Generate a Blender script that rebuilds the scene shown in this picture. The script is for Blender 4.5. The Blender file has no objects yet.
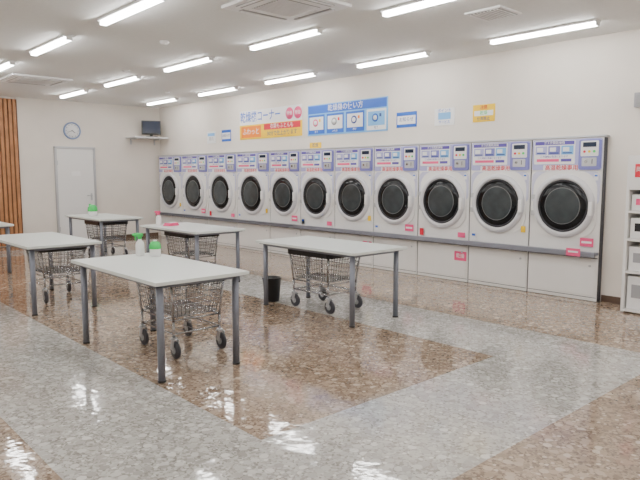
import bpy, bmesh, math, random
from mathutils import Vector, Matrix
random.seed(4)
scene = bpy.context.scene
COL = scene.collection

# ------------------------------------------------------------------ materials
def mat(name, color, rough=0.5, metal=0.0, spec=0.5, emit=None, estr=0.0, noise=0.0, nscale=8.0, coat=0.0):
    m = bpy.data.materials.new(name); m.use_nodes = True
    nt = m.node_tree; b = nt.nodes["Principled BSDF"]
    b.inputs["Base Color"].default_value = (*color, 1)
    b.inputs["Roughness"].default_value = rough
    b.inputs["Metallic"].default_value = metal
    b.inputs["Specular IOR Level"].default_value = spec
    b.inputs["Coat Weight"].default_value = coat
    if emit:
        b.inputs["Emission Color"].default_value = (*emit, 1)
        b.inputs["Emission Strength"].default_value = estr
    if noise > 0:
        tc = nt.nodes.new("ShaderNodeTexCoord")
        n = nt.nodes.new("ShaderNodeTexNoise"); n.inputs["Scale"].default_value = nscale
        n.inputs["Detail"].default_value = 4
        nt.links.new(tc.outputs["Object"], n.inputs["Vector"])
        r = nt.nodes.new("ShaderNodeValToRGB")
        lo = [max(0, c*(1-noise)) for c in color]; hi = [min(1, c*(1+noise)) for c in color]
        r.color_ramp.elements[0].position = 0.3; r.color_ramp.elements[1].position = 0.7
        r.color_ramp.elements[0].color = (*lo, 1); r.color_ramp.elements[1].color = (*hi, 1)
        nt.links.new(n.outputs["Fac"], r.inputs["Fac"])
        nt.links.new(r.outputs["Color"], b.inputs["Base Color"])
    return m

M_wall = mat("wall_paint", (0.79, 0.74, 0.675), 0.8, noise=0.02, nscale=3)
M_ceil = mat("ceiling_paint", (0.79, 0.79, 0.775), 0.9, noise=0.02, nscale=20)
M_base = mat("baseboard_brown", (0.10, 0.06, 0.04), 0.5)
M_white = mat("dryer_white", (0.86, 0.85, 0.83), 0.32, noise=0.01)
M_white2 = mat("plastic_white", (0.85, 0.85, 0.85), 0.35)
M_lav = mat("lavender_plastic", (0.19, 0.19, 0.52), 0.35)
M_lavl = mat("lavender_light", (0.42, 0.42, 0.70), 0.35)
M_lavs = mat("lavender_pale", (0.60, 0.60, 0.76), 0.35)
M_purple = mat("purple_print", (0.10, 0.07, 0.36), 0.45)
M_black = mat("black_plastic", (0.010, 0.010, 0.012), 0.35)
M_glass = mat("dark_door_glass", (0.005, 0.006, 0.008), 0.10, spec=0.3)
M_glass_in = mat("door_glass_centre", (0.040, 0.048, 0.052), 0.10, spec=0.4, noise=0.35, nscale=5)
M_innerring = mat("drum_lip", (0.14, 0.145, 0.15), 0.4)
M_gasket = mat("gasket_dark", (0.02, 0.02, 0.025), 0.5)
M_ring = mat("door_ring", (0.66, 0.66, 0.69), 0.28)
M_alu = mat("aluminium_trim", (0.55, 0.56, 0.58), 0.35, metal=0.6)
M_rail = mat("rail_grey", (0.24, 0.25, 0.30), 0.35, metal=0.3)
M_seam = mat("seam_dark", (0.07, 0.07, 0.08), 0.7)
M_red = mat("red_print", (0.70, 0.01, 0.04), 0.5)
M_pink = mat("pink_print", (0.85, 0.09, 0.25), 0.5)
M_yel = mat("yellow_print", (0.95, 0.62, 0.005), 0.5)
M_oran = mat("orange_print", (0.90, 0.22, 0.005), 0.5)
M_blue = mat("blue_print", (0.01, 0.11, 0.55), 0.45)
M_lblue = mat("light_blue_print", (0.18, 0.46, 0.82), 0.45)
M_navy = mat("navy_print", (0.02, 0.05, 0.25), 0.5)
M_paper = mat("paper_white", (0.87, 0.87, 0.87), 0.6)
M_grey = mat("grey_print", (0.35, 0.35, 0.37), 0.5)
M_green = mat("green_plastic", (0.04, 0.58, 0.12), 0.4)
M_top = mat("table_laminate", (0.74, 0.79, 0.76), 0.28, noise=0.015, nscale=30)
M_leg = mat("table_leg_grey", (0.20, 0.215, 0.26), 0.4, metal=0.3)
M_chrome = mat("chrome_wire", (0.45, 0.46, 0.48), 0.25, metal=0.9)
M_wheel = mat("caster_rubber", (0.05, 0.05, 0.06), 0.5)
M_wheelc = mat("caster_hub", (0.36, 0.37, 0.39), 0.4)
M_lamp = mat("lamp_diffuser", (0.9, 0.9, 0.9), 0.5, emit=(1.0, 0.985, 0.965), estr=44.0)
M_screen = mat("screen_dark", (0.02, 0.03, 0.06), 0.12)
M_doorw = mat("door_white", (0.80, 0.80, 0.79), 0.45)
M_wood = mat("slat_wood", (0.42, 0.19, 0.08), 0.5, noise=0.2, nscale=5)
M_wooddark = mat("slat_gap", (0.16, 0.07, 0.03), 0.7)
M_vent = mat("vent_grey", (0.32, 0.32, 0.33), 0.6)

def floor_material():
    m = bpy.data.materials.new("floor_vinyl_stone"); m.use_nodes = True
    nt = m.node_tree; N = nt.nodes; L = nt.links
    b = N["Principled BSDF"]
    tc = N.new("ShaderNodeTexCoord")
    sep = N.new("ShaderNodeSeparateXYZ"); L.new(tc.outputs["Object"], sep.inputs[0])
    def math_(op, a, c):
        n = N.new("ShaderNodeMath"); n.operation = op
        for i, v in enumerate((a, c)):
            if isinstance(v, (int, float)): n.inputs[i].default_value = v
            else: L.new(v, n.inputs[i])
        return n.outputs[0]
    X, Y = sep.outputs[0], sep.outputs[1]
    def rect(x0, x1, y0, y1):
        a = math_('MULTIPLY', math_('GREATER_THAN', X, x0), math_('LESS_THAN', X, x1))
        c = math_('MULTIPLY', math_('GREATER_THAN', Y, y0), math_('LESS_THAN', Y, y1))
        return math_('MULTIPLY', a, c)
    band = math_('MULTIPLY', rect(1.0, 5.4, 1.7, 13.1), math_('SUBTRACT', 1.0, rect(2.0, 4.4, 2.7, 12.1)))
    def voro(scale, off):
        mp = N.new("ShaderNodeMapping"); mp.inputs["Location"].default_value = (off, off*0.7, 0.37)
        mp.inputs["Rotation"].default_value = (0, 0, off)
        L.new(tc.outputs["Object"], mp.inputs["Vector"])
        v = N.new("ShaderNodeTexVoronoi"); v.inputs["Scale"].default_value = scale
        v.voronoi_dimensions = '2D'
        v.inputs["Randomness"].default_value = 1
        L.new(mp.outputs[0], v.inputs["Vector"])
        s = N.new("ShaderNodeSeparateColor"); L.new(v.outputs["Color"], s.inputs[0])
        return v.outputs["Distance"], s.outputs[0], s.outputs[1]
    # matrix of fine chips, with larger pebbles scattered on top
    dA, cA, sA = voro(16, 1.3); dB, cB, sB = voro(34, 4.1); dC, cC, sC = voro(85, 7.7)
    pebB = math_('MULTIPLY', math_('LESS_THAN', dB, 0.42), math_('GREATER_THAN', sB, 0.30))
    pebA = math_('MULTIPLY', math_('LESS_THAN', dA, 0.40), math_('GREATER_THAN', sA, 0.50))
    def mixf(fac, a, c):
        n = N.new("ShaderNodeMix"); L.new(fac, n.inputs[0]); L.new(a, n.inputs[2]); L.new(c, n.inputs[3]); return n.outputs[0]
    f0 = math_('ADD', math_('MULTIPLY', cC, 0.60), 0.08)
    f1 = mixf(pebB, f0, math_('ADD', math_('MULTIPLY', cB, 0.80), 0.12))
    f = mixf(pebA, f1, math_('ADD', math_('MULTIPLY', cA, 0.65), 0.25))
    nz = N.new("ShaderNodeTexNoise"); nz.inputs["Scale"].default_value = 3.0; nz.inputs["Detail"].default_value = 3
    L.new(tc.outputs["Object"], nz.inputs["Vector"])
    f = math_('ADD', math_('MULTIPLY', f, 0.9), math_('MULTIPLY', math_('SUBTRACT', nz.outputs["Fac"], 0.5), 0.30))
    def ramp(cols):
        r = N.new("ShaderNodeValToRGB"); el = r.color_ramp.elements
        el[0].position = 0.08; el[0].color = (*cols[0], 1)
        el[1].position = 0.90; el[1].color = (*cols[-1], 1)
        k = len(cols)-1
        for i in range(1, k):
            e = el.new(0.08+0.82*i/k); e.color = (*cols[i], 1)
        L.new(f, r.inputs["Fac"]); return r.outputs["Color"]
    brown = ramp([(0.12, 0.08, 0.052), (0.25, 0.175, 0.12), (0.35, 0.26, 0.19), (0.45, 0.35, 0.265), (0.70, 0.60, 0.49)])
    gray = ramp([(0.24, 0.225, 0.20), (0.39, 0.375, 0.345), (0.49, 0.475, 0.445), (0.57, 0.56, 0.53), (0.77, 0.76, 0.725)])
    mx = N.new("ShaderNodeMix"); mx.data_type = 'RGBA'
    L.new(band, mx.inputs["Factor"]); L.new(brown, mx.inputs["A"]); L.new(gray, mx.inputs["B"])
    def joint(c):
        fr = math_('FRACT', math_('DIVIDE', math_('ADD', c, 100*0.45), 0.45), 0)
        return math_('LESS_THAN', fr, 0.008)
    j = math_('MAXIMUM', joint(X), joint(Y))
    mj = N.new("ShaderNodeMix"); mj.data_type = 'RGBA'; mj.blend_type = 'MULTIPLY'
    L.new(math_('MULTIPLY', j, 0.30), mj.inputs["Factor"]); L.new(mx.outputs["Result"], mj.inputs["A"])
    mj.inputs["B"].default_value = (0.3, 0.25, 0.22, 1)
    L.new(mj.outputs["Result"], b.inputs["Base Color"])
    b.inputs["Roughness"].default_value = 0.065
    b.inputs["Specular IOR Level"].default_value = 0.8
    n2 = N.new("ShaderNodeTexNoise"); n2.inputs["Scale"].default_value = 9; n2.inputs["Detail"].default_value = 2
    L.new(tc.outputs["Object"], n2.inputs["Vector"])
    bp = N.new("ShaderNodeBump"); bp.inputs["Strength"].default_value = 0.10; bp.inputs["Distance"].default_value = 0.02
    L.new(n2.outputs["Fac"], bp.inputs["Height"]); L.new(bp.outputs["Normal"], b.inputs["Normal"])
    return m
M_floor = floor_material()

# ------------------------------------------------------------------ mesh builder
class MB:
    def __init__(s):
        s.bm = bmesh.new(); s.mats = []
    def mi(s, m):
        if m not in s.mats: s.mats.append(m)
        return s.mats.index(m)
    def absorb(s, t, m, smooth=False):
        i = s.mi(m); mp = {}
        for v in t.verts: mp[v] = s.bm.verts.new(v.co)
        for f in t.faces:
            try: nf = s.bm.faces.new([mp[v] for v in f.verts])
            except ValueError: continue
            nf.material_index = i; nf.smooth = smooth
        t.free()
    def box(s, c, d, m, bev=0.0, rotz=0.0, rotx=0.0):
        t = bmesh.new(); bmesh.ops.create_cube(t, size=1)
        for v in t.verts: v.co = Vector((v.co.x*d[0], v.co.y*d[1], v.co.z*d[2]))
        if bev > 0: bmesh.ops.bevel(t, geom=t.edges[:], offset=bev, segments=2, affect='EDGES', profile=0.7)
        R = Matrix.Translation(c) @ Matrix.Rotation(rotz, 4, 'Z') @ Matrix.Rotation(rotx, 4, 'X')
        bmesh.ops.transform(t, matrix=R, verts=t.verts[:])
        s.absorb(t, m)
    def cyl(s, p0, p1, r, m, seg=14, r2=None):
        p0 = Vector(p0); p1 = Vector(p1); d = p1-p0
        t = bmesh.new()
        bmesh.ops.create_cone(t, cap_ends=True, segments=seg, radius1=r, radius2=r if r2 is None else r2, depth=d.length)
        q = Vector((0, 0, 1)).rotation_difference(d.normalized())
        bmesh.ops.transform(t, matrix=Matrix.Translation((p0+p1)/2) @ q.to_matrix().to_4x4(), verts=t.verts[:])
        i = s.mi(m); mp = {}
        for v in t.verts: mp[v] = s.bm.verts.new(v.co)
        for f in t.faces:
            nf = s.bm.faces.new([mp[v] for v in f.verts]); nf.material_index = i; nf.smooth = len(f.verts) == 4
        t.free()
    def lathe(s, prof, origin, axis, m, seg=40):
        t = bmesh.new(); q = Vector((0, 0, 1)).rotation_difference(Vector(axis).normalized())
        rings = []
        for r, h in prof:
            if r < 1e-6: rings.append([t.verts.new((0, 0, h))])
            else: rings.append([t.verts.new((r*math.cos(2*math.pi*k/seg), r*math.sin(2*math.pi*k/seg), h)) for k in range(seg)])
        for a, b in zip(rings, rings[1:]):
            for k in range(seg):
                k2 = (k+1) % seg
                if len(a) == 1 and len(b) == 1: continue
                if len(a) == 1: t.faces.new([a[0], b[k2], b[k]][::-1])
                elif len(b) == 1: t.faces.new([a[k], a[k2], b[0]])
                else: t.faces.new([a[k], a[k2], b[k2], b[k]])
        bmesh.ops.transform(t, matrix=Matrix.Translation(origin) @ q.to_matrix().to_4x4(), verts=t.verts[:])
        s.absorb(t, m, True)
    def path(s, pts, r, m, closed=False, seg=6):
        P = [Vector(p) for p in pts]
        if closed: P.append(P[0])
        for a, b in zip(P, P[1:]):
            if (b-a).length > 1e-5: s.cyl(a, b, r, m, seg)
    def rrect(s, c, w, h, dep, rad, m, seg=6):
        t = bmesh.new(); pts = []
        for (sx, sz, a0) in ((1, 1, 0), (-1, 1, 90), (-1, -1, 180), (1, -1, 270)):
            for k in range(seg+1):
                a = math.radians(a0+90*k/seg)
                pts.append((c[0]+sx*(w/2-rad)+rad*math.cos(a), c[2]+sz*(h/2-rad)+rad*math.sin(a)))
        F = [t.verts.new((x, c[1]-dep, z)) for x, z in pts]; B = [t.verts.new((x, c[1], z)) for x, z in pts]
        t.faces.new(F); t.faces.new(B[::-1]); n = len(pts)
        for k in range(n): t.faces.new([F[k], B[k], B[(k+1) % n], F[(k+1) % n]])
        bmesh.ops.recalc_face_normals(t, faces=t.faces[:])
        s.absorb(t, m)
    def text(s, body, size, loc, m, align='CENTER', sx=1.0, bold=0.006):
        cu = bpy.data.curves.new("tmp", 'FONT'); cu.body = body; cu.size = size
        cu.align_x = align; cu.align_y = 'CENTER'; cu.resolution_u = 2; cu.offset = size*bold
        o = bpy.data.objects.new("tmp", cu); COL.objects.link(o)
        bpy.context.view_layer.update()
        me = o.evaluated_get(bpy.context.evaluated_depsgraph_get()).to_mesh()
        i = s.mi(m); vs = [s.bm.verts.new((loc[0]+v.co.x*sx, loc[1], loc[2]+v.co.y)) for v in me.vertices]
        for p in me.polygons:
            try:
                f = s.bm.faces.new([vs[k] for k in p.vertices]); f.material_index = i
            except ValueError: pass
        o.to_mesh_clear(); bpy.data.objects.remove(o); bpy.data.curves.remove(cu)
    def obj(s, name, loc=(0, 0, 0), rotz=0.0):
        me = bpy.data.meshes.new(name); s.bm.to_mesh(me); s.bm.free()
        for m in s.mats: me.materials.append(m)
        o = bpy.data.objects.new(name, me); COL.objects.link(o)
        o.location = loc; o.rotation_euler = (0, 0, rotz); return o

def dup(o, name, loc, rotz=0.0):
    n = bpy.data.objects.new(name, o.data); COL.objects.link(n); n.location = loc; n.rotation_euler = (0, 0, rotz); return n

ROT = -math.pi/2   # fixtures on the dryer wall (front looks to -X)
XW, YB, ZC = 7.30, 13.85, 3.10
X0, Y0 = -3.2, -3.2
# ------------------------------------------------------------------ room shell
def slab(name, c, d, m):
    b = MB(); b.box((0, 0, 0), d, m); o = b.obj(name, c); return o
W, Ln = XW-X0, YB-Y0; cx, cy = (XW+X0)/2, (YB+Y0)/2
b = MB(); b.box((cx, cy, -0.05), (W+0.2, Ln+0.2, 0.1), M_floor); b.obj("floor")
slab("ceiling", (cx, cy, ZC+0.05), (W+0.2, Ln+0.2, 0.1), M_ceil)
slab("wall_right", (XW+0.05, cy, ZC/2), (0.1, Ln+0.2, ZC), M_wall)
slab("wall_left", (X0-0.05, cy, ZC/2), (0.1, Ln+0.2, ZC), M_wall)
slab("wall_back", (cx, YB+0.05, ZC/2), (W, 0.1, ZC), M_wall)
slab("wall_front", (cx, Y0-0.05, ZC/2), (W, 0.1, ZC), M_wall)
slab("baseboard_right", (XW-0.006, (3.06+Y0)/2, 0.04), (0.012, 3.06-Y0, 0.08), M_base)
slab("baseboard_back", ((4.1+4.74)/2, YB-0.006, 0.04), (0.64, 0.012, 0.08), M_base)
slab("baseboard_back.001", ((5.67+7.18)/2, YB-0.006, 0.04), (1.51, 0.012, 0.08), M_base)

# ------------------------------------------------------------------ dryers
FY = -0.10
H = 1.93
def dryer_mesh(w, k, idx, variant):
    b = MB()
    b.box((0, FY/2+0.004, H/2), (w-0.001, -FY-0.02, H-0.010), M_seam)
    b.box((0, FY/2-0.006, H/2), (w-0.018, -FY-0.014, H-0.004), M_white, 0.006)
    f = FY
    b.box((0, f-0.0005, 0.515), (w-0.03, 0.002, 0.008), M_seam)
    b.box((0, f-0.0005, 0.045), (w-0.03, 0.002, 0.006), M_seam)
    b.rrect((0, f, 0.275), w-0.06, 0.42, 0.006, 0.015, M_white)
    b.cyl((w/2-0.10, f-0.006, 0.42), (w/2-0.10, f-0.014, 0.42), 0.014, M_alu)
    # lavender fascia behind the instruction label and control unit
    b.rrect((0, f, 1.735), w-0.035, 0.365, 0.006, 0.025, M_lavl)
    f2 = f-0.006
    lw = w*0.58; lx = -w/2+0.04+lw/2
    b.rrect((lx, f2, 1.765), lw, 0.285, 0.005, 0.015, M_paper)
    b.box((lx, f2-0.006, 1.878), (lw-0.02, 0.002, 0.045), M_purple)
    b.text("ガス衣類乾燥機", 0.038, (lx, f2-0.0085, 1.878), M_paper)
    for c in range(3):
        xx = lx-lw*0.32+c*lw*0.32
        b.box((xx, f2-0.006, 1.79), (lw*0.29, 0.002, 0.105), (M_lavl, M_lav, M_lblue)[c])
        b.box((xx-lw*0.03, f2-0.0075, 1.80), (lw*0.15, 0.002, 0.05), M_paper)
        b.box((xx, f2-0.0075, 1.757), (lw*0.22, 0.002, 0.014), M_navy)
    b.text("この機械は高温になります", 0.030, (lx, f2-0.0065, 1.713), M_purple)
    b.box((lx-lw*0.15, f2-0.006, 1.670), (lw*0.55, 0.002, 0.034), M_pink)
    b.box((lx+lw*0.30, f2-0.006, 1.670), (lw*0.25, 0.002, 0.034), M_purple)
    cw = w*0.29; cxx = w/2-0.025-cw/2
    b.rrect((cxx, f2, 1.73), cw, 0.35, 0.018, 0.025, M_lav)
    b.rrect((cxx, f2-0.018, 1.80), cw*0.80, 0.18, 0.006, 0.015, M_white2)
    b.box((cxx, f2-0.026, 1.845), (cw*0.60, 0.006, 0.055), M_screen, 0.002)
    for q in range(3):
        b.cyl((cxx-cw*0.22+q*cw*0.22, f2-0.024, 1.765), (cxx-cw*0.22+q*cw*0.22, f2-0.032, 1.765), 0.015, (M_red, M_yel, M_green)[q])
    b.rrect((cxx, f2-0.018, 1.645), cw*0.66, 0.10, 0.008, 0.01, M_alu)
    b.box((cxx+cw*0.14, f2-0.027, 1.65), (0.008, 0.003, 0.055), M_black)
    b.cyl((cxx-cw*0.14, f2-0.026, 1.65), (cxx-cw*0.14, f2-0.036, 1.65), 0.018, M_chrome)
    # pale shoulder panel and white door surround
    zc = 1.12; R = 0.385*k
    b.rrect((0, f, zc+0.215), w-0.05, 0.40, 0.010, 0.08, M_lavs)
    b.rrect((0, f-0.003, zc+0.02), w-0.10, 0.80*k, 0.012, 0.22, M_white)
    # door: ring, gasket, glass with the drum opening behind it
    b.lathe([(R, 0), (R, 0.03), (R-0.012, 0.047), (R-0.040, 0.058), (R-0.055, 0.056), (R-0.068, 0.04), (R-0.072, 0.02)], (0, f-0.005, zc), (0, -1, 0), M_ring, 48)
    b.lathe([(R-0.067, 0.03), (R-0.075, 0.048), (R-0.092, 0.046), (R-0.098, 0.03)], (0, f-0.005, zc), (0, -1, 0), M_gasket, 48)
    g = R-0.095; gi = g*0.74
    b.lathe([(g, 0.032), (g*0.93, 0.043), (gi+0.008, 0.048)], (0, f-0.005, zc), (0, -1, 0), M_glass, 48)
    b.lathe([(gi+0.008, 0.048), (gi, 0.050)], (0, f-0.005, zc), (0, -1, 0), M_innerring, 48)
    b.lathe([(gi, 0.050), (gi*0.6, 0.058), (0.02, 0.062), (0, 0.062)], (0, f-0.005, zc), (0, -1, 0), M_glass_in, 48)
    b.box((R-0.030, f-0.075, zc-0.02), (0.045, 0.035, 0.16), M_white2, 0.01)
    for dz in (-0.10, 0.10):
        b.box((-R+0.008, f-0.03, zc+dz), (0.055, 0.045, 0.06), M_alu, 0.006)
    b.rrect((-w*0.05, f-0.015, 1.575), w*0.52, 0.075, 0.004, 0.01, M_paper)
    b.text("高温乾燥専用", 0.070, (-w*0.05, f-0.0205, 1.575), M_red, bold=0.012)
    # stickers
    if variant % 3 == 0:
        b.box((w*0.34, f-0.022, 0.70), (0.16, 0.003, 0.10), M_pink)
        b.box((w*0.34, f-0.0245, 0.70), (0.12, 0.003, 0.025), M_paper)
    if variant % 3 == 2:
        b.box((w*0.38, f-0.022, 0.66), (0.12, 0.003, 0.07), M_pink)
        b.box((-w*0.40, f-0.018, 0.66), (0.07, 0.003, 0.10), M_red)
    if variant % 2 == 1:
        b.box((-w*0.40, f-0.018, 0.66), (0.07, 0.003, 0.10), M_paper)
        b.box((-w*0.40, f-0.0205, 0.68), (0.05, 0.003, 0.03), M_blue)
    b.box((w*0.42, f-0.012, 1.47), (0.05, 0.003, 0.08), M_paper)
    b.box((w*0.42, f-0.0145, 1.485), (0.035, 0.003, 0.02), M_blue)
    if variant in (2, 4):
        b.rrect((w*0.36, f-0.006, 0.36), 0.20, 0.13, 0.003, 0.01, M_pink)
        b.text("乾燥", 0.07, (w*0.36, f-0.0105, 0.36), M_paper)
    if variant % 3 == 1:
        b.box((w*0.42, f-0.018, 0.80), (0.06, 0.003, 0.08), M_yel)
    return b
y = 3.07
for n in range(11):
    w = 0.897 if n < 7 else 1.10
    mb = dryer_mesh(w, 1.0 if n < 7 else 1.08, n, n)
    mb.obj("tumble_dryer" + ("" if n == 0 else ".%03d" % n), (XW-0.001, y+w/2, 0.002), ROT)
    y += w
yend = y
ym = (3.07+yend)/2; yl = yend-3.07
b = MB(); b.box((0, -0.055, 0), (yl+0.03, 0.115, 0.022), M_alu, 0.004); b.obj("trim_1", (XW, ym, H+0.014), ROT)
b = MB()
b.box((0, -0.17, 0), (yl, 0.12, 0.035), M_rail, 0.008)
b.box((0, -0.222, -0.005), (yl, 0.016, 0.06), M_rail, 0.006)
k = 3.07+0.2
while k < yend:
    b.box((ym-k, -0.15, -0.035), (0.03, 0.09, 0.05), M_alu, 0.004); k += 0.9
for q in (3.32,):
    b.box((ym-q, -0.2315, 0.01), (0.17, 0.003, 0.09), M_pink); b.box((ym-q, -0.2335, 0.015), (0.12, 0.002, 0.02), M_paper)
b.obj("bumper_rail", (XW, ym, 0.575), ROT)

# ------------------------------------------------------------------ tables
def folding_table():
    b = MB(); LX, LY = 0.80, 1.58; T = 0.75
    b.box((0, 0, T-0.014), (LX, LY, 0.028), M_top, 0.004)
    ix, iy = LX/2-0.075, LY/2-0.09
    for sx in (-1, 1):
        for sy in (-1, 1):
            b.cyl((sx*ix, sy*iy, 0.012), (sx*ix, sy*iy, T-0.028), 0.027, M_leg, 18)
            b.cyl((sx*ix, sy*iy, 0.0), (sx*ix, sy*iy, 0.014), 0.031, M_black, 18)
            b.box((sx*ix, sy*iy, T-0.034), (0.10, 0.10, 0.010), M_leg)
    for sx in (-1, 1): b.box((sx*ix, 0, T-0.045), (0.022, 2*iy, 0.030), M_leg)
    for sy in (-1, 1): b.box((0, sy*iy, T-0.045), (2*ix, 0.022, 0.030), M_leg)
    b.box((0, 0, T-0.042), (2*ix, 0.022, 0.026), M_leg)
    return b
TABLES = [(2.38, 4.67), (4.55, 4.88), (2.40, 7.53), (4.55, 7.78), (4.55, 10.87), (2.40, 10.77)]
t0 = folding_table().obj("folding_table", (*TABLES[0], 0))
for n, p in enumerate(TABLES[1:]): dup(t0, "folding_table.%03d" % (n+1), (*p, 0))

# ------------------------------------------------------------------ laundry carts
def cart():
    b = MB()
    def arc(hx, hy, z, r=0.05, n=4):
        out = []
        for cxs, cys, a0 in ((1, 1, 0), (-1, 1, 90), (-1, -1, 180), (1, -1, 270)):
            for q in range(n+1):
                a = math.radians(a0+90*q/n)
                out.append((cxs*(hx-r)+r*math.cos(a), cys*(hy-r)+r*math.sin(a), z))
        return out
    ztop, zbot = 0.64, 0.34
    HX, HY, bx, by = 0.26, 0.34, 0.21, 0.28
    o = arc(HX+0.008, HY+0.008, 0); n = len(o)
    for q in range(n):
        a = Vector(o[q]); c = Vector(o[(q+1) % n]); mid = (a+c)/2; d = c-a
        if d.length > 1e-4:
            b.box((mid.x, mid.y, ztop), (d.length+0.006, 0.016, 0.07), M_black, 0, math.atan2(d.y, d.x))
    for q in range(7):
        f = q/6; z = ztop-0.01-(ztop-zbot-0.01)*f
        b.path(arc(HX+(bx-HX)*f, HY+(by-HY)*f, z), 0.004 if q < 6 else 0.005, M_chrome, True)
    for q in range(15):
        t = -1+2*q/14
        for s_ in (-1, 1):
            b.path([(s_*HX, t*(HY-0.03), ztop), (s_*bx, t*(by-0.03), zbot)], 0.003, M_chrome)
        b.path([(-bx, t*(by-0.02), zbot), (bx, t*(by-0.02), zbot)], 0.003, M_chrome)
    for q in range(11):
        t = -1+2*q/10
        for s_ in (-1, 1):
            b.path([(t*(HX-0.03), s_*HY, ztop), (t*(bx-0.03), s_*by, zbot)], 0.003, M_chrome)
        b.path([(t*(bx-0.02), -by, zbot), (t*(bx-0.02), by, zbot)], 0.003, M_chrome)
    lx, ly = 0.22, 0.28
    for sx in (-1, 1):
        for sy in (-1, 1):
            b.path([(sx*(HX-0.01), sy*(HY-0.03), ztop-0.02), (sx*lx, sy*ly, 0.30), (sx*lx, sy*ly, 0.165)], 0.011, M_chrome, seg=10)
            x, y_ = sx*lx, sy*ly
            b.cyl((x, y_, 0.158), (x, y_, 0.175), 0.026, M_alu, 14)
            for s2 in (-1, 1):
                b.box((x+s2*0.023, y_-0.014, 0.118), (0.005, 0.042, 0.090), M_alu, 0, 0, 0.25)
            b.box((x, y_, 0.158), (0.050, 0.055, 0.006), M_alu)
            zc = 0.074; yy = y_-0.024
            b.lathe([(0.0, -0.018), (0.030, -0.018), (0.032, -0.015), (0.060, -0.015), (0.071, -0.010), (0.073, 0), (0.071, 0.010), (0.060, 0.015), (0.032, 0.015), (0.030, 0.018), (0, 0.018)], (x, yy, zc), (1, 0, 0), M_wheel, 24)
            for s2 in (-1, 1):
                b.cyl((x+s2*0.0145, yy, zc), (x+s2*0.020, yy, zc), 0.030, M_wheelc, 16)
    for z in (0.31, 0.20):
        b.path([(-lx, -ly, z), (lx, -ly, z), (lx, ly, z), (-lx, ly, z)], 0.008, M_chrome, True, 8)
    for q in range(5):
        t = -0.8+1.6*q/4
        b.path([(t*lx, -ly, 0.20), (t*lx, ly, 0.20)], 0.0035, M_chrome)
    return b
CARTS = [(2.63, 4.71, 0.0), (4.66, 5.05, 0.03), (2.60, 7.66, -0.04), (4.66, 7.95, 0.02), (4.62, 10.9, 0.0)]
c0 = cart().obj("laundry_cart", (CARTS[0][0], CARTS[0][1], 0), CARTS[0][2])
for n, p in enumerate(CARTS[1:]): dup(c0, "laundry_cart.%03d" % (n+1), (p[0], p[1], 0), p[2])

# waste bin
b = MB()
b.lathe([(0, 0.004), (0.085, 0.0), (0.09, 0.01), (0.112, 0.27), (0.118, 0.272), (0.118, 0.285), (0.106, 0.285), (0.085, 0.02), (0, 0.018)], (0, 0, 0), (0, 0, 1), M_black, 32)
b.obj("waste_bin", (4.42, 5.72, 0.001))

# ------------------------------------------------------------------ bottles
def spray_bottle(body, head):
    b = MB()
    b.lathe([(0, 0), (0.036, 0), (0.04, 0.006), (0.04, 0.10), (0.034, 0.125), (0.016, 0.145), (0.014, 0.16), (0, 0.16)], (0, 0, 0), (0, 0, 1), body, 24)
    b.cyl((0, 0, 0.155), (0, 0, 0.18), 0.018, head, 16)
    b.box((0.012, 0, 0.195), (0.085, 0.024, 0.032), head, 0.006)
    b.cyl((0.052, 0, 0.197), (0.068, 0, 0.197), 0.009, head, 12)
    b.box((0.040, 0, 0.165), (0.010, 0.014, 0.045), head, 0.003, 0, 0)
    return b
spray_bottle(M_white2, M_pink).obj("spray_bottle", (4.33, 8.33, 0.751), 2.0)
spray_bottle(M_white2, M_green).obj("spray_bottle.001", (4.45, 11.2, 0.751), 1.0)
spray_bottle(M_white2, M_green).obj("spray_bottle.002", (2.56, 5.30, 0.751), 2.4)
def tub(r, h, m1, m2):
    b = MB(); q = r/0.05
    b.lathe([(0, 0), (r*0.88, 0), (r, 0.008), (r, h), (r*0.92, h+0.008), (0, h+0.008)], (0, 0, 0), (0, 0, 1), m1, 28)
    b.lathe([(r*1.04, h+0.006), (r*1.08, h+0.015), (r, h+0.045*q), (r*0.72, h+0.068*q), (r*0.24, h+0.078*q), (0, h+0.079*q)], (0, 0, 0), (0, 0, 1), m2, 28)
    b.cyl((0, 0, h+0.076*q), (0, 0, h+0.086*q), 0.018, M_white2, 16)
    return b
tub(0.050, 0.065, M_paper, M_green).obj("wipes_tub", (2.64, 5.16, 0.751))
tub(0.080, 0.080, M_paper, M_green).obj("wipes_tub.001", (4.42, 11.0, 0.751))
def cloth(m1, m2):
    b = MB()
    b.box((0, 0, 0.012), (0.20, 0.13, 0.022), m1, 0.008)
    b.box((0.01, 0.004, 0.033), (0.18, 0.12, 0.020), m1, 0.008, 0.08)
    b.box((0, 0, 0.046), (0.13, 0.08, 0.008), m2, 0.003, 0.15)
    return b
cloth(M_pink, M_paper).obj("folded_cloth", (4.42, 8.12, 0.751), 0.3)

# ------------------------------------------------------------------ ceiling lamps
def lamp():
    b = MB(); L_ = 1.27
    b.box((0, 0, -0.012), (0.12, L_, 0.024), M_white2, 0.003)
    b.box((0, 0, -0.042), (0.066, L_-0.03, 0.036), M_lamp, 0.012)
    for s in (-1, 1): b.box((0, s*(L_/2-0.008), -0.036), (0.075, 0.016, 0.05), M_white2, 0.004)
    return b
lm = None; n = 0
for X in (6.55, 4.65, 2.75, 0.85, -1.05):  # trailing X rows and trailing Yp positions are out of view, added for light
    for Yp in (3.55, 5.75, 7.95, 10.12, 12.3, 1.35, -0.85):
        if lm is None: lm = lamp().obj("ceiling_lamp", (X, Yp, ZC-0.001))
        else: dup(lm, "ceiling_lamp.%03d" % n, (X, Yp, ZC-0.001))
        n += 1

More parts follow.
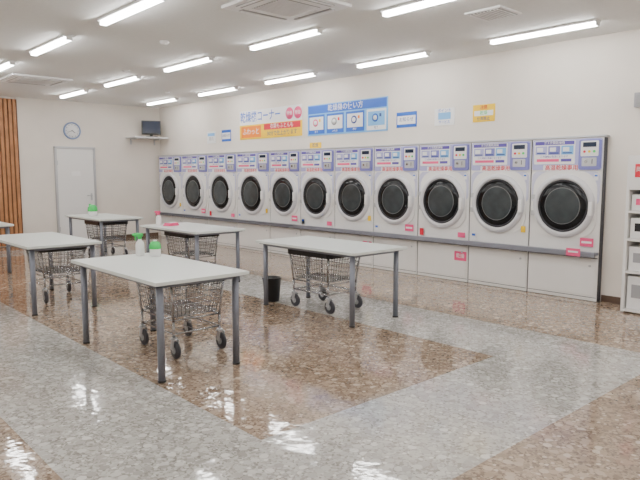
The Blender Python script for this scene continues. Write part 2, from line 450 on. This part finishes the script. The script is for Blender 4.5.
# ------------------------------------------------------------------ ceiling AC and vents
def cassette(s):
    b = MB()
    b.box((0, 0, -0.015), (s, s, 0.03), M_white2, 0.01)
    g = s*0.52
    b.box((0, 0, -0.031), (g, g, 0.004), M_vent)
    k = 12
    for q in range(k):
        b.box((0, -g/2+g*(q+0.5)/k, -0.036), (g, g/k*0.45, 0.008), M_white2)
    for ang in range(4):
        a = ang*math.pi/2; r = s*0.40
        b.box((r*math.cos(a), r*math.sin(a), -0.032), (0.065, s*0.62, 0.006), M_vent, 0, a)
        b.box((r*math.cos(a)+0.01*math.cos(a), r*math.sin(a)+0.01*math.sin(a), -0.037), (0.03, s*0.60, 0.004), M_white2, 0, a)
    return b
cassette(0.88).obj("ceiling_air_conditioner", (3.80, 4.66, ZC-0.001))
cassette(0.95).obj("ceiling_air_conditioner.001", (3.55, 11.1, ZC-0.001))
def vent(s):
    b = MB()
    b.box((0, 0, -0.010), (s, s, 0.02), M_white2, 0.004)
    b.box((0, 0, -0.021), (s*0.86, s*0.86, 0.003), M_vent)
    for q in range(9): b.box((0, -s*0.38+s*0.095*q, -0.026), (s*0.84, s*0.030, 0.008), M_white2)
    return b
vent(0.40).obj("ceiling_vent", (5.50, 3.50, ZC-0.001))
for q, p in enumerate([(3.73, 6.9), (4.3, 9.2), (6.0, 11.0)]):
    b = MB(); b.lathe([(0.055, 0), (0.055, -0.012), (0.042, -0.03), (0, -0.036)], (0, 0, 0), (0, 0, 1), M_white2, 24)
    b.obj("smoke_detector"+("" if q == 0 else ".%03d" % q), (*p, ZC-0.001))

# ------------------------------------------------------------------ wall signs
def ysign(name, y0, y1, z0, z1, fn):
    b = MB(); w = y1-y0; h = z1-z0
    fn(b, w, h); b.obj(name, (XW-0.001, (y0+y1)/2, (z0+z1)/2), ROT)
def s_corner(b, w, h):
    b.box((0, -0.005, h*0.25), (w, 0.01, h*0.5), M_paper)
    b.box((0, -0.005, -h*0.25), (w, 0.01, h*0.5), M_yel)
    b.text("乾燥機コーナー", 0.22, (-w*0.15, -0.0115, h*0.25), M_blue, sx=0.85, bold=0.010)
    for q in range(2):
        b.lathe([(0.11, 0), (0.11, 0.003), (0, 0.003)], (w*0.32+q*0.24, -0.010, h*0.25), (0, -1, 0), M_pink, 24)
        b.text("特価", 0.08, (w*0.32+q*0.24, -0.0145, h*0.25), M_paper)
    b.box((w*0.20, -0.011, -h*0.12), (w*0.56, 0.003, h*0.20), M_red)
    b.text("衣類もふとんも", 0.10, (w*0.20, -0.0135, -h*0.12), M_paper)
    b.box((-w*0.30, -0.011, -h*0.25), (w*0.34, 0.003, h*0.40), M_oran)
    b.text("ふわっと", 0.14, (-w*0.30, -0.0135, -h*0.25), M_paper)
    b.text("30分で仕上がります", 0.10, (w*0.20, -0.0115, -h*0.36), M_navy)
ysign("wall_sign", 8.51, 10.45, 2.20, 2.76, s_corner)
def s_usage(b, w, h):
    b.box((0, -0.005, 0), (w, 0.01, h), M_lblue)
    b.box((0, -0.011, h*0.34), (w*0.98, 0.003, h*0.26), M_blue)
    b.text("乾燥機の使い方", 0.12, (0, -0.0135, h*0.34), M_paper)
    for q in range(4):
        xx = -w*0.375+q*w*0.25
        b.box((xx, -0.0115, -h*0.14), (w*0.22, 0.003, h*0.62), M_blue if q != 3 else M_paper)
        b.box((xx, -0.014, -h*0.11), (w*0.19, 0.003, h*0.42), M_paper if q != 3 else M_lblue)
        b.lathe([(0.065, 0), (0.065, 0.003), (0, 0.003)], (xx-0.02, -0.0155, -h*0.09), (0, -1, 0), (M_pink, M_grey, M_navy, M_blue)[q], 20)
        b.lathe([(0.040, 0), (0.040, 0.003), (0, 0.003)], (xx-0.02, -0.0185, -h*0.09), (0, -1, 0), M_paper, 20)
        b.box((xx+0.09, -0.016, -h*0.02), (0.04, 0.003, 0.05), (M_yel, M_red, M_oran, M_navy)[q])
        b.text(("洗う", "入れる", "押す", "完了")[q], 0.045, (xx, -0.0165, -h*0.385), M_paper if q != 3 else M_navy)
ysign("wall_sign.001", 6.46, 8.35, 2.18, 2.71, s_usage)
def s_a(b, w, h):
    b.box((0, -0.004, 0), (w, 0.008, h), M_blue)
    b.box((0, -0.009, -h*0.02), (w*0.9, 0.003, h*0.55), M_paper)
    b.text("お知らせ", 0.07, (0, -0.0115, 0), M_navy)
ysign("notice_sticker", 5.89, 6.28, 2.21, 2.44, s_a)
def s_b(b, w, h):
    b.box((0, -0.004, 0), (w, 0.008, h), M_paper)
    b.box((0, -0.009, h*0.05), (w*0.62, 0.003, h*0.40), M_lblue)
    b.text("ポイント", 0.06, (0, -0.0115, h*0.35), M_blue); b.text("サービス", 0.05, (0, -0.0115, -h*0.32), M_blue)
ysign("notice_sticker.001", 5.21, 5.56, 2.20, 2.44, s_b)
def s_c(b, w, h):
    b.box((0, -0.004, 0), (w, 0.008, h), M_yel)
    b.box((0, -0.009, 0), (w*0.86, 0.003, h*0.30), M_paper)
    b.text("注意", 0.06, (0, -0.0115, h*0.32), M_red); b.text("乾燥", 0.06, (0, -0.0115, -0.0), M_green); b.text("使用禁止", 0.05, (0, -0.0115, -h*0.33), M_navy)
ysign("notice_sticker.002", 4.57, 4.91, 2.21, 2.44, s_c)
ysign("notice_sticker.003", 10.78, 11.12, 2.19, 2.43, s_a)
def s_d(b, w, h):
    b.box((0, -0.004, 0), (w, 0.008, h), M_paper); b.box((0, -0.009, h*0.25), (w*0.8, 0.003, h*0.25), M_lblue); b.text("案内", 0.09, (0, -0.009, -h*0.15), M_grey)
ysign("notice_sticker.004", 11.36, 11.70, 2.17, 2.42, s_d)
def s_e(b, w, h):
    b.box((0, -0.004, 0), (w, 0.008, h), M_yel); b.text("乾燥", 0.08, (0, -0.009, 0), M_navy)
ysign("notice_sticker.005", 8.0, 8.30, 1.96, 2.06, s_e)

b = MB(); b.box((0, -0.04, 0), (0.16, 0.08, 0.16), M_grey, 0.01); b.box((0, -0.085, 0.0), (0.10, 0.012, 0.10), M_vent, 0.004)
b.obj("wall_sensor", (XW-0.001, 2.70, 2.32), ROT)  # small grey sensor box on the wall

# ------------------------------------------------------------------ back wall
b = MB(); dw, dh = 0.80, 2.06
b.box((0, -0.022, dh/2), (dw, 0.044, dh), M_doorw, 0.003)
for s in (-1, 1): b.box((s*(dw/2+0.025), -0.03, dh/2+0.02), (0.045, 0.06, dh+0.04), M_alu, 0.003)
b.box((0, -0.03, dh+0.025), (dw+0.095, 0.06, 0.045), M_alu, 0.003)
b.box((0.33, -0.049, 1.0), (0.035, 0.01, 0.16), M_alu, 0.003)
b.cyl((0.33, -0.05, 1.03), (0.33, -0.095, 1.03), 0.009, M_alu); b.cyl((0.335, -0.095, 1.03), (0.22, -0.095, 1.03), 0.009, M_alu)
for z in (0.3, 1.75): b.box((-0.395, -0.048, z), (0.02, 0.012, 0.1), M_alu)
b.box((0, -0.046, 1.52), (0.20, 0.003, 0.10), M_paper)
b.obj("door_1", (5.205, YB-0.001, 0.001))

M_clockrim = mat("clock_rim", (0.22, 0.30, 0.48), 0.4)
b = MB()
b.lathe([(0.19, 0), (0.19, 0.03), (0.18, 0.038), (0.160, 0.034), (0.158, 0.022)], (0, 0, 0), (0, -1, 0), M_clockrim, 40)
b.lathe([(0.162, 0.0), (0.162, 0.022), (0, 0.022)], (0, 0, 0), (0, -1, 0), M_paper, 40)
for q in range(12):
    a = q*math.pi/6; b.box((0.132*math.sin(a), -0.0235, 0.132*math.cos(a)), (0.012, 0.002, 0.016), M_black)
def hand(ang, ln, w):
    a = math.radians(ang); b.cyl((-0.02*math.sin(a), -0.027, -0.02*math.cos(a)), (ln*math.sin(a), -0.027, ln*math.cos(a)), w, M_black, 6)
hand(125, 0.075, 0.006); hand(250, 0.11, 0.004)
b.cyl((0, -0.02, 0), (0, -0.032, 0), 0.01, M_black)
b.obj("wall_clock", (5.17, YB-0.001, 2.46))

b = MB(); sx0, sx1 = X0+0.02, 4.05
b.box(((sx0+sx1)/2, -0.012, 1.53), (sx1-sx0, 0.02, 3.04), M_wooddark)
x = sx0+0.03
while x < sx1:
    b.box((x, -0.036, 1.53), (0.060, 0.028, 3.04), M_wood, 0.003); x += 0.085
b.obj("wood_slat_panel", (0, YB-0.001, 0.002))

b = MB()
b.box((0, 0, 0), (0.85, 0.50, 0.03), M_white2, 0.004)
for s in (-0.3, 0.3):
    b.box((s, 0.235, -0.08), (0.03, 0.02, 0.15), M_alu); b.box((s, 0.10, -0.03), (0.03, 0.28, 0.03), M_alu)
b.obj("wall_shelf", (6.83, YB-0.262, 2.36))
b = MB()
b.box((0, 0, 0.02), (0.26, 0.20, 0.02), M_black, 0.006)
b.box((0, 0.03, 0.07), (0.06, 0.04, 0.10), M_black, 0.004)
b.box((0, 0, 0.235), (0.44, 0.05, 0.32), M_black, 0.01)
b.box((0, -0.027, 0.24), (0.39, 0.004, 0.26), M_screen)
b.box((0, 0.05, 0.235), (0.28, 0.07, 0.20), M_black, 0.02)
b.obj("monitor", (6.92, YB-0.30, 2.366), -0.35)

# ------------------------------------------------------------------ right-hand vending rack
b = MB()
D = 0.44; W2 = 0.75
b.box((0, -0.02, 0.85), (W2, 0.03, 1.70), M_white)
for s in (-1, 1): b.box((s*(W2/2-0.015), -D/2, 0.69), (0.03, D-0.01, 1.36), M_white, 0.003)
b.box((0, -D/2, 1.53), (W2, D-0.01, 0.34), M_white, 0.01)
b.box((-W2*0.30, -D+0.003, 1.54), (0.14, 0.004, 0.14), M_red); b.text("両替", 0.06, (-W2*0.30, -D-0.001, 1.55), M_paper)
b.box((W2*0.15, -D+0.003, 1.55), (0.30, 0.004, 0.20), M_lblue)
for z in (0.03, 0.45, 0.80, 1.10, 1.35):
    b.box((0, -D/2, z), (W2-0.06, D-0.02, 0.025), M_white, 0.003)
for z, hh in ((0.045, 0.36), (0.465, 0.26), (0.815, 0.22), (1.115, 0.17)):
    for q in range(3):
        xx = -W2/3+W2/3*q+(0.02 if q == 0 else 0 if q == 1 else -0.02)
        b.box((xx, -D/2-0.02, z+hh/2), (0.20, D*0.7, hh), M_white2, 0.006)
        b.box((xx, -D/2-0.02-D*0.35-0.002, z+hh*0.55), (0.11, 0.003, hh*0.4), (M_grey, M_pink, M_black)[(q+int(z*7)) % 3])
b.obj("vending_cabinet", (XW-0.002, 2.67-W2/2, 0.001), ROT)

# ------------------------------------------------------------------ world + camera
w = bpy.data.worlds.new("World"); scene.world = w; w.use_nodes = True
w.node_tree.nodes["Background"].inputs[0].default_value = (0.8, 0.85, 0.9, 1)
w.node_tree.nodes["Background"].inputs[1].default_value = 0.3

cam = bpy.data.cameras.new("camera"); co = bpy.data.objects.new("camera", cam); COL.objects.link(co)
cam.sensor_width = 36; cam.lens = 613/640*36; cam.clip_start = 0.05
p = math.radians(6.1)
d = Vector((0.6724*math.cos(p), 0.7402*math.cos(p), -math.sin(p)))
co.location = (0, 0, 1.5); co.rotation_euler = d.to_track_quat('-Z', 'Y').to_euler()
scene.camera = co
